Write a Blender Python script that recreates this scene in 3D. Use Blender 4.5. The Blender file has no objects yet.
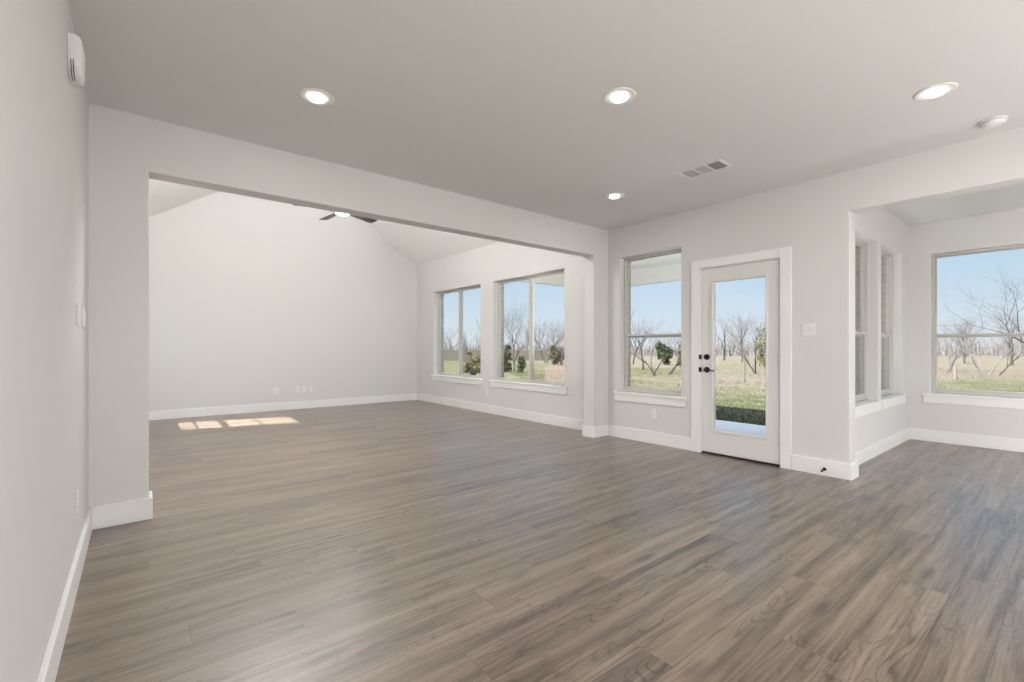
import bpy, bmesh, math, random
from mathutils import Vector, Matrix
PI = math.pi
C = bpy.context.scene.collection
sc = bpy.context.scene

# ------------------------------------------------------------------ camera
cam_d = bpy.data.cameras.new('camera')
cam = bpy.data.objects.new('camera', cam_d); C.objects.link(cam)
cam_d.sensor_width = 36.0
cam_d.lens = 36.0 * 464.68 / 1024
cam_d.shift_y = 6.74 / 1024
cam_d.clip_start = 0.02; cam_d.clip_end = 1500
cam.location = (0.2434, -4.0303, 1.1694)
cam.rotation_euler = (PI / 2, 0, -0.6786)
sc.camera = cam
sc.view_settings.view_transform = 'Standard'
sc.view_settings.look = 'None'
sc.view_settings.exposure = 0.0
sc.view_settings.gamma = 1.0
sc.view_settings.use_curve_mapping = False
sc.cycles.use_denoising = True
sc.cycles.max_bounces = 14
sc.cycles.diffuse_bounces = 7
sc.cycles.glossy_bounces = 4
sc.cycles.transparent_max_bounces = 24
sc.cycles.sample_clamp_indirect = 6.0

# ------------------------------------------------------------------ sky and sun
SKY = 1.0
SKY_TOP = 3.2
world = bpy.data.worlds.new('sky'); sc.world = world
world.use_nodes = True
nt = world.node_tree; nt.nodes.clear()
wo = nt.nodes.new('ShaderNodeOutputWorld'); bg = nt.nodes.new('ShaderNodeBackground')
tc = nt.nodes.new('ShaderNodeTexCoord'); sx = nt.nodes.new('ShaderNodeSeparateXYZ')
rp = nt.nodes.new('ShaderNodeValToRGB')
nt.links.new(tc.outputs['Generated'], sx.inputs[0]); nt.links.new(sx.outputs['Z'], rp.inputs[0])
nt.links.new(rp.outputs[0], bg.inputs[0]); nt.links.new(bg.outputs[0], wo.inputs[0])
ms = nt.nodes.new('ShaderNodeMapRange'); ms.interpolation_type = 'SMOOTHSTEP'   # the sky brightens towards the zenith
nt.links.new(sx.outputs['Z'], ms.inputs[0])
for i_, v_ in enumerate((.28, .75, SKY, SKY_TOP)): ms.inputs[i_ + 1].default_value = v_
nt.links.new(ms.outputs[0], bg.inputs[1])
els = rp.color_ramp.elements
els[0].position = 0.0; els[0].color = (0.80, 0.86, 0.93, 1)
els[1].position = 1.0; els[1].color = (0.62, 0.76, 0.94, 1)
for p, c in ((0.05, (0.72, 0.82, 0.93)), (0.13, (0.58, 0.75, 0.92)), (0.24, (0.44, 0.66, 0.91)), (0.45, (0.45, 0.65, 0.90))):
    e = els.new(p); e.color = c + (1,)

SUN_DIR = Vector((1, -0.24, -1.2)).normalized()
sl = bpy.data.lights.new('sun', 'SUN'); sl.energy = 26; sl.angle = math.radians(0.53); sl.color = (1.0, 0.99, 0.97)
so = bpy.data.objects.new('sun', sl); C.objects.link(so)
so.rotation_euler = SUN_DIR.to_track_quat('-Z', 'Y').to_euler()
so.location = (-20, 5, 25)

# room lamps: watts for the recessed downlights and the fan light, then added fill lamps
LAMP_W = 4.0
FAN_W = 22.0
FAN_FILL_W = 50.0
SCONCE_FILL_W = 50.0
GLOBE_FILL_W = 165.0
PENDANT_FILL_W = 92.0
PATIO_FILL_W = 26.0
WARM = (1.0, .985, .965)

# ------------------------------------------------------------------ main dimensions
W = 5.1462          # window wall, inside face
H = 2.74            # flat ceiling
T = 0.165           # framed wall thickness
VT = 0.075           # brick veneer
L = 5.4484          # far wall of the vaulted room
PLATE = 3.012; RIDGE = 4.68
XN = 7.9591; YN = -2.5805
YE = -2.706; YE2 = -5.55
YB = -8.0
YNR = -5.68
GZ = -0.20          # outdoor ground

# ------------------------------------------------------------------ helpers
def new_bm(): return bmesh.new()
def box(bm, x0, x1, y0, y1, z0, z1):
    vs = [bm.verts.new((x, y, z)) for x in (x0, x1) for y in (y0, y1) for z in (z0, z1)]
    for f in ((0, 1, 3, 2), (4, 6, 7, 5), (0, 4, 5, 1), (2, 3, 7, 6), (0, 2, 6, 4), (1, 5, 7, 3)):
        bm.faces.new([vs[i] for i in f])
def cyl(bm, p0, p1, r0, r1=None, n=20, caps=True):
    r1 = r0 if r1 is None else r1
    p0 = Vector(p0); p1 = Vector(p1); d = (p1 - p0).normalized()
    a = d.cross(Vector((0, 0, 1)) if abs(d.z) < .9 else Vector((1, 0, 0))).normalized(); b = d.cross(a)
    A = [bm.verts.new(p0 + (a * math.cos(2 * PI * k / n) + b * math.sin(2 * PI * k / n)) * r0) for k in range(n)]
    B = [bm.verts.new(p1 + (a * math.cos(2 * PI * k / n) + b * math.sin(2 * PI * k / n)) * r1) for k in range(n)]
    for k in range(n): bm.faces.new((A[k], A[(k + 1) % n], B[(k + 1) % n], B[k]))
    if caps: bm.faces.new(A[::-1]); bm.faces.new(B)
def lathe(bm, cx, cy, prof, n=40):
    rings = []
    for r, z in prof:
        if r < 1e-6: rings.append([bm.verts.new((cx, cy, z))])
        else: rings.append([bm.verts.new((cx + r * math.cos(2 * PI * k / n), cy + r * math.sin(2 * PI * k / n), z)) for k in range(n)])
    for A, B in zip(rings, rings[1:]):
        for k in range(n):
            j = (k + 1) % n
            if len(A) == 1 and len(B) == 1: continue
            if len(A) == 1: bm.faces.new((A[0], B[j], B[k]))
            elif len(B) == 1: bm.faces.new((A[k], A[j], B[0]))
            else: bm.faces.new((A[k], A[j], B[j], B[k]))
def obj(name, bm, m, parent=None, bevel=0, seg=2, smooth=False, recalc=True, angle=40):
    if recalc: bmesh.ops.recalc_face_normals(bm, faces=bm.faces)
    me = bpy.data.meshes.new(name); bm.to_mesh(me); bm.free()
    me.materials.append(m)
    o = bpy.data.objects.new(name, me); C.objects.link(o)
    if parent is not None:
        o.parent = parent
        o.matrix_parent_inverse = parent_world(parent).inverted()
    if bevel:
        b = o.modifiers.new('bevel', 'BEVEL'); b.width = bevel; b.segments = seg
        b.limit_method = 'ANGLE'; b.angle_limit = math.radians(angle); b.harden_normals = False
    if smooth:
        for p in me.polygons: p.use_smooth = True
    return o
def parent_world(p):
    m = Matrix.Translation(p.location) @ p.rotation_euler.to_matrix().to_4x4()
    if p.parent is not None: m = parent_world(p.parent) @ p.matrix_parent_inverse @ m
    return m
def tag(o, label=None, cat=None, group=None, kind=None):
    if label: o['label'] = label
    if cat: o['category'] = cat
    if group: o['group'] = group
    if kind: o['kind'] = kind
    return o
def thing(name, loc, label=None, cat=None, group=None, kind=None):
    o = bpy.data.objects.new(name, None); o.empty_display_size = .1; C.objects.link(o); o.location = loc
    return tag(o, label, cat, group, kind)
def struct(name, bm, m, label=None, cat=None, **k):
    return tag(obj(name, bm, m, **k), label, cat, None, 'structure')

# ------------------------------------------------------------------ materials
def mat(name, col, rough=.5, metal=0, spec=None, bump=None, emis=None, estr=0):
    m = bpy.data.materials.new(name); m.use_nodes = True
    b = m.node_tree.nodes['Principled BSDF']
    b.inputs['Base Color'].default_value = (*col, 1); b.inputs['Roughness'].default_value = rough
    b.inputs['Metallic'].default_value = metal
    if spec is not None: b.inputs['Specular IOR Level'].default_value = spec
    if emis: b.inputs['Emission Color'].default_value = (*emis, 1); b.inputs['Emission Strength'].default_value = estr
    N = m.node_tree
    if bump:
        sc_, st, dist = bump
        t = N.nodes.new('ShaderNodeTexCoord'); n = N.nodes.new('ShaderNodeTexNoise'); bu = N.nodes.new('ShaderNodeBump')
        n.inputs['Scale'].default_value = sc_; n.inputs['Detail'].default_value = 3
        bu.inputs['Strength'].default_value = st; bu.inputs['Distance'].default_value = dist
        N.links.new(t.outputs['Object'], n.inputs['Vector']); N.links.new(n.outputs['Fac'], bu.inputs['Height'])
        N.links.new(bu.outputs[0], b.inputs['Normal'])
    return m
class NG:
    """tiny node helper"""
    def __init__(s, m): s.t = m.node_tree; s.L = s.t.links
    def n(s, ty, **kw):
        x = s.t.nodes.new(ty)
        for k, v in kw.items(): setattr(x, k, v)
        return x
    def put(s, sock, v):
        if isinstance(v, bpy.types.NodeSocket): s.L.new(v, sock)
        elif v is not None: sock.default_value = v
    def m(s, op, a, b=None, c=None):
        x = s.n('ShaderNodeMath', operation=op)
        s.put(x.inputs[0], a); s.put(x.inputs[1], b)
        if c is not None: s.put(x.inputs[2], c)
        return x.outputs[0]
    def comb(s, x, y, z):
        c = s.n('ShaderNodeCombineXYZ'); s.put(c.inputs[0], x); s.put(c.inputs[1], y); s.put(c.inputs[2], z); return c.outputs[0]
    def mix(s, f, a, b, mode='MIX'):
        x = s.n('ShaderNodeMix', data_type='RGBA', blend_type=mode)
        s.put(x.inputs[0], f); s.put(x.inputs[6], a); s.put(x.inputs[7], b); return x.outputs[2]
    def noise(s, vec, scale, detail=3, rough=.5, dist=0):
        x = s.n('ShaderNodeTexNoise'); s.put(x.inputs['Vector'], vec); x.inputs['Scale'].default_value = scale
        x.inputs['Detail'].default_value = detail; x.inputs['Roughness'].default_value = rough; x.inputs['Distortion'].default_value = dist
        return x.outputs['Fac']
    def ramp(s, f, stops, interp='LINEAR'):
        x = s.n('ShaderNodeValToRGB'); s.put(x.inputs[0], f); r = x.color_ramp; r.interpolation = interp
        r.elements[0].position = stops[0][0]; r.elements[0].color = (*stops[0][1], 1)
        r.elements[1].position = stops[-1][0]; r.elements[1].color = (*stops[-1][1], 1)
        for p, c in stops[1:-1]:
            e = r.elements.new(p); e.color = (*c, 1)
        return x.outputs[0]
    def rng(s, v, a, b, c=0, d=1, smooth=True):
        x = s.n('ShaderNodeMapRange'); x.interpolation_type = 'SMOOTHSTEP' if smooth else 'LINEAR'
        s.put(x.inputs[0], v)
        for i, q in enumerate((a, b, c, d)): x.inputs[i + 1].default_value = q
        return x.outputs[0]

M_WALL = mat('wall_paint', (.655, .645, .635), .75, spec=.25, bump=(160, .12, .002))
M_CEIL = mat('ceiling_paint', (.685, .69, .685), .85, spec=.15, bump=(120, .12, .002))
M_VAULT = mat('vault_paint', (.84, .84, .83), .85, spec=.15, bump=(120, .12, .002))
M_TRIM = mat('trim_paint', (.80, .80, .79), .38, spec=.4)
M_DOOR = mat('door_paint', (.70, .695, .68), .4, spec=.4)
M_VINYL = mat('almond_vinyl', (.52, .51, .475), .45)
M_PLATE = mat('white_plastic', (.74, .74, .73), .35)
M_SLOT = mat('dark_slot', (.03, .03, .03), .6)
M_BLACK = mat('black_metal', (.012, .012, .013), .35, .6)
M_BRONZE = mat('dark_threshold', (.03, .025, .022), .5, .3)
M_HINGE = mat('painted_hinge', (.6, .59, .57), .4)
M_SOFFIT = mat('patio_ceiling_paint', (.80, .785, .76), .8)
M_CONC = mat('concrete', (.62, .62, .62), .9, bump=(30, .3, .01))
M_LENS = mat('lamp_lens', (1, 1, 1), .5, emis=(1.0, .96, .90), estr=5)
M_LAMPTRIM = mat('lamp_trim', (.74, .73, .71), .5)
M_FAN = mat('fan_blade_dark', (.035, .034, .033), .5)
M_FANMOTOR = mat('fan_motor_dark', (.03, .03, .03), .4, .5)
M_LOUVRE = mat('louvre_grey', (.50, .50, .49), .5)
M_VENTDARK = mat('duct_dark', (.05, .05, .05), .8)

def glass_mat():
    m = bpy.data.materials.new('window_glass'); m.use_nodes = True
    g = NG(m); g.t.nodes.clear()
    out = g.n('ShaderNodeOutputMaterial'); mx = g.n('ShaderNodeMixShader'); tr = g.n('ShaderNodeBsdfTransparent'); gl = g.n('ShaderNodeBsdfGlossy')
    fr = g.n('ShaderNodeLayerWeight'); fr.inputs['Blend'].default_value = .5
    sch = g.m('ADD', g.m('MULTIPLY', g.m('POWER', fr.outputs['Facing'], 5.0), .9), .022)
    tr.inputs[0].default_value = (.965, .98, .975, 1); gl.inputs['Roughness'].default_value = .01
    g.L.new(sch, mx.inputs[0]); g.L.new(tr.outputs[0], mx.inputs[1]); g.L.new(gl.outputs[0], mx.inputs[2]); g.L.new(mx.outputs[0], out.inputs[0])
    return m
M_GLASS = glass_mat()
def screen_mat():
    m = bpy.data.materials.new('insect_screen_mesh'); m.use_nodes = True
    g = NG(m); g.t.nodes.clear()
    out = g.n('ShaderNodeOutputMaterial'); mx = g.n('ShaderNodeMixShader'); tr = g.n('ShaderNodeBsdfTransparent'); df = g.n('ShaderNodeBsdfDiffuse')
    df.inputs[0].default_value = (.16, .165, .17, 1); mx.inputs[0].default_value = .16
    g.L.new(tr.outputs[0], mx.inputs[1]); g.L.new(df.outputs[0], mx.inputs[2]); g.L.new(mx.outputs[0], out.inputs[0])
    return m
M_SCREEN = screen_mat()

def floor_mat():
    m = bpy.data.materials.new('vinyl_plank_floor'); m.use_nodes = True
    g = NG(m); b = m.node_tree.nodes['Principled BSDF']
    tc = g.n('ShaderNodeTexCoord'); sp = g.n('ShaderNodeSeparateXYZ'); g.L.new(tc.outputs['Object'], sp.inputs[0])
    x, y = sp.outputs[0], sp.outputs[1]
    PW, PL = .181, 1.83
    row = g.m('FLOOR', g.m('DIVIDE', y, PW))
    w1 = g.n('ShaderNodeTexWhiteNoise', noise_dimensions='1D'); g.put(w1.inputs['W'], row)
    xs = g.m('ADD', x, g.m('MULTIPLY', w1.outputs['Value'], PL * 7))
    cq = g.m('DIVIDE', xs, PL); col = g.m('FLOOR', cq)
    w2 = g.n('ShaderNodeTexWhiteNoise', noise_dimensions='2D'); g.put(w2.inputs['Vector'], g.comb(row, col, 0.0))
    rnd = w2.outputs['Value']
    fy = g.m('FRACT', g.m('DIVIDE', y, PW)); fx = g.m('FRACT', cq)
    dy = g.m('MULTIPLY', g.m('MINIMUM', fy, g.m('SUBTRACT', 1.0, fy)), PW)
    dx = g.m('MULTIPLY', g.m('MINIMUM', fx, g.m('SUBTRACT', 1.0, fx)), PL)
    seam = g.m('LESS_THAN', g.m('MINIMUM', dy, dx), .0011)
    off = g.m('MULTIPLY', rnd, 37.0)
    # long soft streaks
    v1 = g.comb(g.m('MULTIPLY', xs, .8), g.m('ADD', g.m('MULTIPLY', y, 15.0), off), off)
    n1 = g.noise(v1, 1.0, 5, .6, .5)
    # fine grain
    v2 = g.comb(g.m('MULTIPLY', xs, 5.0), g.m('ADD', g.m('MULTIPLY', y, 120.0), off), off)
    n2 = g.noise(v2, 1.0, 5, .65, .3)
    # cathedral rings
    v3 = g.comb(g.m('MULTIPLY', xs, 1.5), g.m('ADD', g.m('MULTIPLY', y, 6.5), off), off)
    n3 = g.noise(v3, 1.0, 2, .5, .25)
    ring = g.m('ABSOLUTE', g.m('SUBTRACT', g.m('FRACT', g.m('MULTIPLY', n3, 15.0)), .5))
    ringf = g.rng(ring, .30, .5, 0, 1)
    ringmask = g.rng(g.noise(g.comb(g.m('MULTIPLY', xs, 1.2), g.m('MULTIPLY', y, 4.0), off), 1.0, 2), .46, .66)
    # knots
    v4 = g.comb(g.m('MULTIPLY', xs, 3.6), g.m('ADD', g.m('MULTIPLY', y, 11.0), off), off)
    kn = g.n('ShaderNodeTexVoronoi'); g.put(kn.inputs['Vector'], v4); kn.inputs['Scale'].default_value = .55
    knot = g.rng(kn.outputs['Distance'], .05, .26, 1, 0)
    t = g.m('ADD', g.m('MULTIPLY', n1, 1.25), g.m('MULTIPLY', g.m('SUBTRACT', n2, .5), .62))
    t = g.m('ADD', t, -.10)
    t = g.m('ADD', t, g.m('MULTIPLY', g.m('SUBTRACT', rnd, .5), .13))
    t = g.m('SUBTRACT', t, g.m('MULTIPLY', g.m('MULTIPLY', ringf, ringmask), .20))
    t = g.m('SUBTRACT', t, g.m('MULTIPLY', knot, .20))
    colr = g.ramp(t, [(.22, (.044, .028, .018)), (.38, (.098, .068, .047)), (.52, (.158, .115, .082)), (.66, (.210, .158, .117)), (.84, (.278, .217, .166))])
    colr = g.mix(seam, colr, (.060, .045, .036, 1))
    g.L.new(colr, b.inputs['Base Color'])
    g.L.new(g.rng(n2, .3, .75, .36, .27, False), b.inputs['Roughness'])
    b.inputs['Specular IOR Level'].default_value = .8
    b.inputs['Coat Weight'].default_value = .35; b.inputs['Coat Roughness'].default_value = .30; b.inputs['Coat IOR'].default_value = 1.5
    bu = g.n('ShaderNodeBump'); bu.inputs['Strength'].default_value = .25; bu.inputs['Distance'].default_value = .0015
    hgt = g.m('SUBTRACT', n2, g.m('MULTIPLY', seam, 1.5)); g.L.new(hgt, bu.inputs['Height']); g.L.new(bu.outputs[0], b.inputs['Normal'])
    return m
M_FLOOR = floor_mat()

def brick_mat():
    m = bpy.data.materials.new('brick_veneer'); m.use_nodes = True
    g = NG(m); b = m.node_tree.nodes['Principled BSDF']; b.inputs['Roughness'].default_value = .9
    tc = g.n('ShaderNodeTexCoord'); sp = g.n('ShaderNodeSeparateXYZ'); g.L.new(tc.outputs['Object'], sp.inputs[0])
    v = g.comb(g.m('ADD', sp.outputs[0], sp.outputs[1]), sp.outputs[2], 0.0)
    br = g.n('ShaderNodeTexBrick'); g.L.new(v, br.inputs['Vector'])
    br.inputs['Scale'].default_value = 1; br.inputs['Brick Width'].default_value = .20; br.inputs['Row Height'].default_value = .076
    br.inputs['Mortar Size'].default_value = .006; br.inputs['Color1'].default_value = (.44, .41, .375, 1)
    br.inputs['Color2'].default_value = (.32, .285, .25, 1); br.inputs['Mortar'].default_value = (.50, .49, .47, 1)
    g.L.new(br.outputs['Color'], b.inputs['Base Color'])
    bu = g.n('ShaderNodeBump'); bu.inputs['Strength'].default_value = .8; bu.inputs['Distance'].default_value = .008; bu.invert = True
    g.L.new(br.outputs['Fac'], bu.inputs['Height']); g.L.new(bu.outputs[0], b.inputs['Normal'])
    return m
M_BRICK = brick_mat()

def ground_mat():
    m = bpy.data.materials.new('lawn_and_field'); m.use_nodes = True
    g = NG(m); b = m.node_tree.nodes['Principled BSDF']; b.inputs['Roughness'].default_value = .95; b.inputs['Specular IOR Level'].default_value = .1
    tc = g.n('ShaderNodeTexCoord'); sp = g.n('ShaderNodeSeparateXYZ'); g.L.new(tc.outputs['Object'], sp.inputs[0])
    x, y = sp.outputs[0], sp.outputs[1]; P = tc.outputs['Object']
    big = g.noise(P, .22, 4, .6); mid = g.noise(P, 1.6, 4, .6); fine = g.noise(P, 9, 4, .7)
    edge = g.m('ADD', 13.3, g.m('ADD', g.m('MULTIPLY', g.rng(y, 6, 11), 14.0), g.m('MULTIPLY', g.rng(y, 2.2, -1.2), 15.0)))
    d = g.m('SUBTRACT', g.m('ADD', x, g.m('MULTIPLY', g.m('SUBTRACT', mid, .5), 5.0)), edge)
    dry = g.rng(d, -1.6, 2.4)
    green = g.mix(fine, (.036, .038, .017, 1), (.076, .074, .036, 1))
    green = g.mix(g.rng(mid, .42, .66), green, (.096, .088, .050, 1))
    tan = g.mix(fine, (.076, .058, .044, 1), (.138, .110, .088, 1))
    tan = g.mix(g.rng(big, .46, .62), tan, (.092, .086, .050, 1))
    tan = g.mix(g.rng(mid, .58, .72), tan, (.085, .066, .048, 1))
    g.L.new(g.mix(dry, green, tan), b.inputs['Base Color'])
    bu = g.n('ShaderNodeBump'); bu.inputs['Strength'].default_value = .7; bu.inputs['Distance'].default_value = .06
    g.L.new(fine, bu.inputs['Height']); g.L.new(bu.outputs[0], b.inputs['Normal'])
    return m
M_GROUND = ground_mat()
def mottled(name, c1, c2, scale, rough=.9, vec_scale=None):
    m = bpy.data.materials.new(name); m.use_nodes = True
    g = NG(m); b = m.node_tree.nodes['Principled BSDF']; b.inputs['Roughness'].default_value = rough; b.inputs['Specular IOR Level'].default_value = .15
    tc = g.n('ShaderNodeTexCoord'); v = tc.outputs['Object']
    if vec_scale:
        mp = g.n('ShaderNodeMapping'); g.L.new(v, mp.inputs[0]); mp.inputs['Scale'].default_value = vec_scale; v = mp.outputs[0]
    g.L.new(g.mix(g.noise(v, scale, 4, .6), (*c1, 1), (*c2, 1)), b.inputs['Base Color'])
    return m
M_DIRT = mottled('bare_red_dirt', (.075, .052, .038), (.125, .088, .066), 2.0)
M_MOUND = mottled('tilled_soil', (.05, .04, .03), (.10, .085, .06), 6.0)
M_FENCE = mottled('weathered_fence_wood', (.085, .072, .054), (.155, .132, .102), 3.0, vec_scale=(4, 4, .6))
M_BARK = mottled('grey_brown_bark', (.05, .042, .038), (.10, .087, .078), 8)
M_BARKD = mottled('dark_bark', (.025, .021, .019), (.055, .047, .042), 8)
M_BARKL = mottled('pale_bark', (.115, .102, .09), (.17, .153, .135), 8)
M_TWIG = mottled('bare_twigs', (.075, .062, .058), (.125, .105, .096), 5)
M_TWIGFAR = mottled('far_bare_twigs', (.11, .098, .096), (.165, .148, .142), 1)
M_CEDAR = mottled('cedar_foliage', (.024, .036, .014), (.065, .078, .030), 4)
M_CEDARY = mottled('yellow_green_foliage', (.060, .066, .022), (.15, .135, .055), 4)
M_BLADE = mottled('grass_blades', (.038, .044, .017), (.090, .088, .037), 1.3)
M_WEED = mottled('dry_weeds', (.08, .064, .046), (.15, .122, .092), 1.3)

# ------------------------------------------------------------------ wall builder
def wall_grid(bm, mp, u0, u1, z0, z1, d0, d1, holes):
    """slab between depths d0 and d1 with rectangular holes; mp(u, d, z) -> world"""
    us = sorted({u0, u1} | {h[0] for h in holes} | {h[1] for h in holes})
    zs = sorted({z0, z1} | {h[2] for h in holes} | {h[3] for h in holes})
    us = [u for u in us if u0 - 1e-6 <= u <= u1 + 1e-6]; zs = [z for z in zs if z0 - 1e-6 <= z <= z1 + 1e-6]
    V = {}
    def v(i, j, k):
        if (i, j, k) not in V: V[(i, j, k)] = bm.verts.new(mp(us[i], (d0, d1)[k], zs[j]))
        return V[(i, j, k)]
    def solid(i, j):
        if i < 0 or j < 0 or i >= len(us) - 1 or j >= len(zs) - 1: return False
        cu = (us[i] + us[i + 1]) / 2; cz = (zs[j] + zs[j + 1]) / 2
        return not any(h[0] < cu < h[1] and h[2] < cz < h[3] for h in holes)
    for i in range(len(us) - 1):
        for j in range(len(zs) - 1):
            if not solid(i, j): continue
            for k in (0, 1): bm.faces.new((v(i, j, k), v(i + 1, j, k), v(i + 1, j + 1, k), v(i, j + 1, k)))
            if not solid(i - 1, j): bm.faces.new((v(i, j, 0), v(i, j + 1, 0), v(i, j + 1, 1), v(i, j, 1)))
            if not solid(i + 1, j): bm.faces.new((v(i + 1, j, 0), v(i + 1, j + 1, 0), v(i + 1, j + 1, 1), v(i + 1, j, 1)))
            if not solid(i, j - 1): bm.faces.new((v(i, j, 0), v(i + 1, j, 0), v(i + 1, j, 1), v(i, j, 1)))
            if not solid(i, j + 1): bm.faces.new((v(i, j + 1, 0), v(i + 1, j + 1, 0), v(i + 1, j + 1, 1), v(i, j + 1, 1)))
def mp_right(u, d, z): return (W + d, u, z)
def mp_nookleft(u, d, z): return (u, YN + d, z)
def mp_nookfar(u, d, z): return (XN + d, u, z)
def mp_nookright(u, d, z): return (u, YNR - d, z)
def mp_left(u, d, z): return (-d, u, z)
def mp_back(u, d, z): return (u, YB - d, z)
def mp_mid(u, d, z): return (u, d, z)
def mp_far(u, d, z): return (u, L + d, z)
def mbox(bm, mp, u0, u1, d0, d1, z0, z1):
    vs = [bm.verts.new(mp(u, d, z)) for u in (u0, u1) for d in (d0, d1) for z in (z0, z1)]
    for f in ((0, 1, 3, 2), (4, 6, 7, 5), (0, 4, 5, 1), (2, 3, 7, 6), (0, 2, 6, 4), (1, 5, 7, 3)):
        bm.faces.new([vs[i] for i in f])
def ring(bm, mp, u0, u1, z0, z1, d0, d1, w, wb=None):
    wb = w if wb is None else wb
    wall_grid(bm, mp, u0, u1, z0, z1, d0, d1, [(u0 + w, u1 - w, z0 + wb, z1 - w)])

ZS, ZT = .57, 2.34
WIN1 = (2.975, 4.692); WIN2 = (.825, 2.577); WIN3 = (-1.069, -.185)
DOOR = (-2.150, -1.300); DOORT = 2.062
NA = (5.670, 6.588); NB = (6.706, 7.624)
BIG = (-4.60, -2.792)
LW = (4.215, 5.105); LWZ = (.835, 2.84)
BWIN = (1.0, 3.4)
RW = (5.9, 7.6)

b = new_bm()
wall_grid(b, mp_right, YB, L + .1, 0, PLATE, 0, T, [(*WIN1, ZS, ZT), (*WIN2, ZS, ZT), (*WIN3, ZS, ZT), (*DOOR, 0, DOORT), (YE2, YE, 0, 2.380)])
struct('wall_right', b, M_WALL, 'light grey painted wall with the patio door and the tall windows', 'wall', bevel=.008, seg=3)
b = new_bm()
wall_grid(b, mp_right, YN + T, L + T, -.2, PLATE, T + .001, T + VT, [(*WIN1, ZS, ZT), (*WIN2, ZS, ZT), (*WIN3, ZS, ZT), (*DOOR, -.2, DOORT)])
struct('wall_patio_brick', b, M_BRICK, 'brown brick outer face of the wall behind the patio', 'wall')
b = new_bm()
wall_grid(b, mp_left, YB, .168, 0, H, 0, .2, [])
struct('wall_left', b, M_WALL, 'light grey painted wall running along the left edge, with a door chime', 'wall')
b = new_bm()
wall_grid(b, mp_left, .169, L + .2, 0, PLATE, 0, .14, [(*LW, *LWZ)])
struct('wall_living_left', b, M_WALL, 'side wall of the vaulted room with a narrow sunlit window', 'wall')
# partition with the wide cased opening
b = new_bm()
wall_grid(b, mp_mid, -.05, W + .05, 0, PLATE, 0, .168, [(.3055, 4.857, 0, 2.3724)])
vs = [b.verts.new((x, y, z)) for y in (0.001, .167) for x, z in ((0, PLATE), (W, PLATE), (W / 2, RIDGE))]
b.faces.new(vs[:3]); b.faces.new(vs[3:]); b.faces.new((vs[0], vs[2], vs[5], vs[3])); b.faces.new((vs[1], vs[4], vs[5], vs[2]))
struct('wall_middle', b, M_WALL, 'grey partition wall with a wide opening into the vaulted room', 'wall', bevel=.008, seg=3)
# far gable wall
b = new_bm()
pts = ((-.14, 0), (W, 0), (W, PLATE), (W / 2, RIDGE), (-.14, PLATE - .06))
A = [b.verts.new((x, L, z)) for x, z in pts]; B = [b.verts.new((x, L + .2, z)) for x, z in pts]
b.faces.new(A); b.faces.new(B)
for k in range(5): b.faces.new((A[k], A[(k + 1) % 5], B[(k + 1) % 5], B[k]))
struct('wall_far', b, M_WALL, 'pale end wall of the vaulted room under the ceiling peak', 'wall')
b = new_bm(); wall_grid(b, mp_back, -.2, XN + .3, 0, H, 0, .15, [(*BWIN, ZS, ZT)])
struct('wall_back', b, M_WALL, 'plain grey wall closing the kitchen end of the room', 'wall')
b = new_bm()
wall_grid(b, mp_nookleft, W + .1, XN + .1, 0, H + .05, 0, T, [(*NA, ZS, ZT), (*NB, ZS, ZT)])
struct('wall_nook_left', b, M_WALL, 'short side wall of the dining nook with two slim windows', 'wall', bevel=.006, seg=2)
b = new_bm()
wall_grid(b, mp_nookleft, W + T + VT + .001, XN + T, -.2, H, T + .001, T + .21, [(*NA, ZS, ZT), (*NB, ZS, ZT)])
struct('wall_nook_brick', b, M_BRICK, 'brown brick outer face beside the slim nook windows', 'wall')
b = new_bm()
wall_grid(b, mp_nookfar, YB, YN + T - .001, 0, H, .001, T, [(*BIG, ZS, ZT)])
struct('wall_nook_far', b, M_WALL, 'grey end wall of the dining nook around its wide window', 'wall', bevel=.006, seg=2)
b = new_bm()
wall_grid(b, mp_nookfar, YB, YN + T + .21, -.2, H, T + .001, T + VT, [(*BIG, ZS, ZT)])
struct('wall_nook_far_brick', b, M_BRICK, 'brown brick outer face around the wide nook window', 'wall')
b = new_bm()
wall_grid(b, mp_nookright, W + T + .001, XN, 0, H - .001, 0, T, [])
struct('wall_nook_right', b, M_WALL, 'plain grey side wall closing the dining nook', 'wall')

b = new_bm(); box(b, -.2, W + T, YB - .15, L + .2, -.12, 0); box(b, W + T, XN + T, YB - .15, YN + T, -.12, 0)
struct('floor', b, M_FLOOR, 'grey brown wood look plank floor running through all rooms', 'floor')
b = new_bm(); box(b, -.2, W + T, YB - .15, -.001, H, H + .1); box(b, W + T, XN + T, YB - .15, YN + T + .21, H, H + .1)
struct('ceiling', b, M_CEIL, 'flat light grey ceiling with recessed lights', 'ceiling')
for nm, x0, z0, x1, z1, lab in (('ceiling_slope_left', -.14, PLATE - .09, W / 2, RIDGE, 'left slope of the white vaulted ceiling'),
                                ('ceiling_slope_right', W / 2, RIDGE, W + T, PLATE - .107, 'right slope of the white vaulted ceiling above the twin windows')):
    b = new_bm()
    P = [(x0, z0), (x1, z1), (x1, z1 + .14), (x0, z0 + .14)]
    A = [b.verts.new((x, .1695, z)) for x, z in P]; B = [b.verts.new((x, L + .2, z)) for x, z in P]
    b.faces.new(A); b.faces.new(B)
    for k in range(4): b.faces.new((A[k], A[(k + 1) % 4], B[(k + 1) % 4], B[k]))
    struct(nm, b, M_VAULT, lab, 'ceiling')

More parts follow.
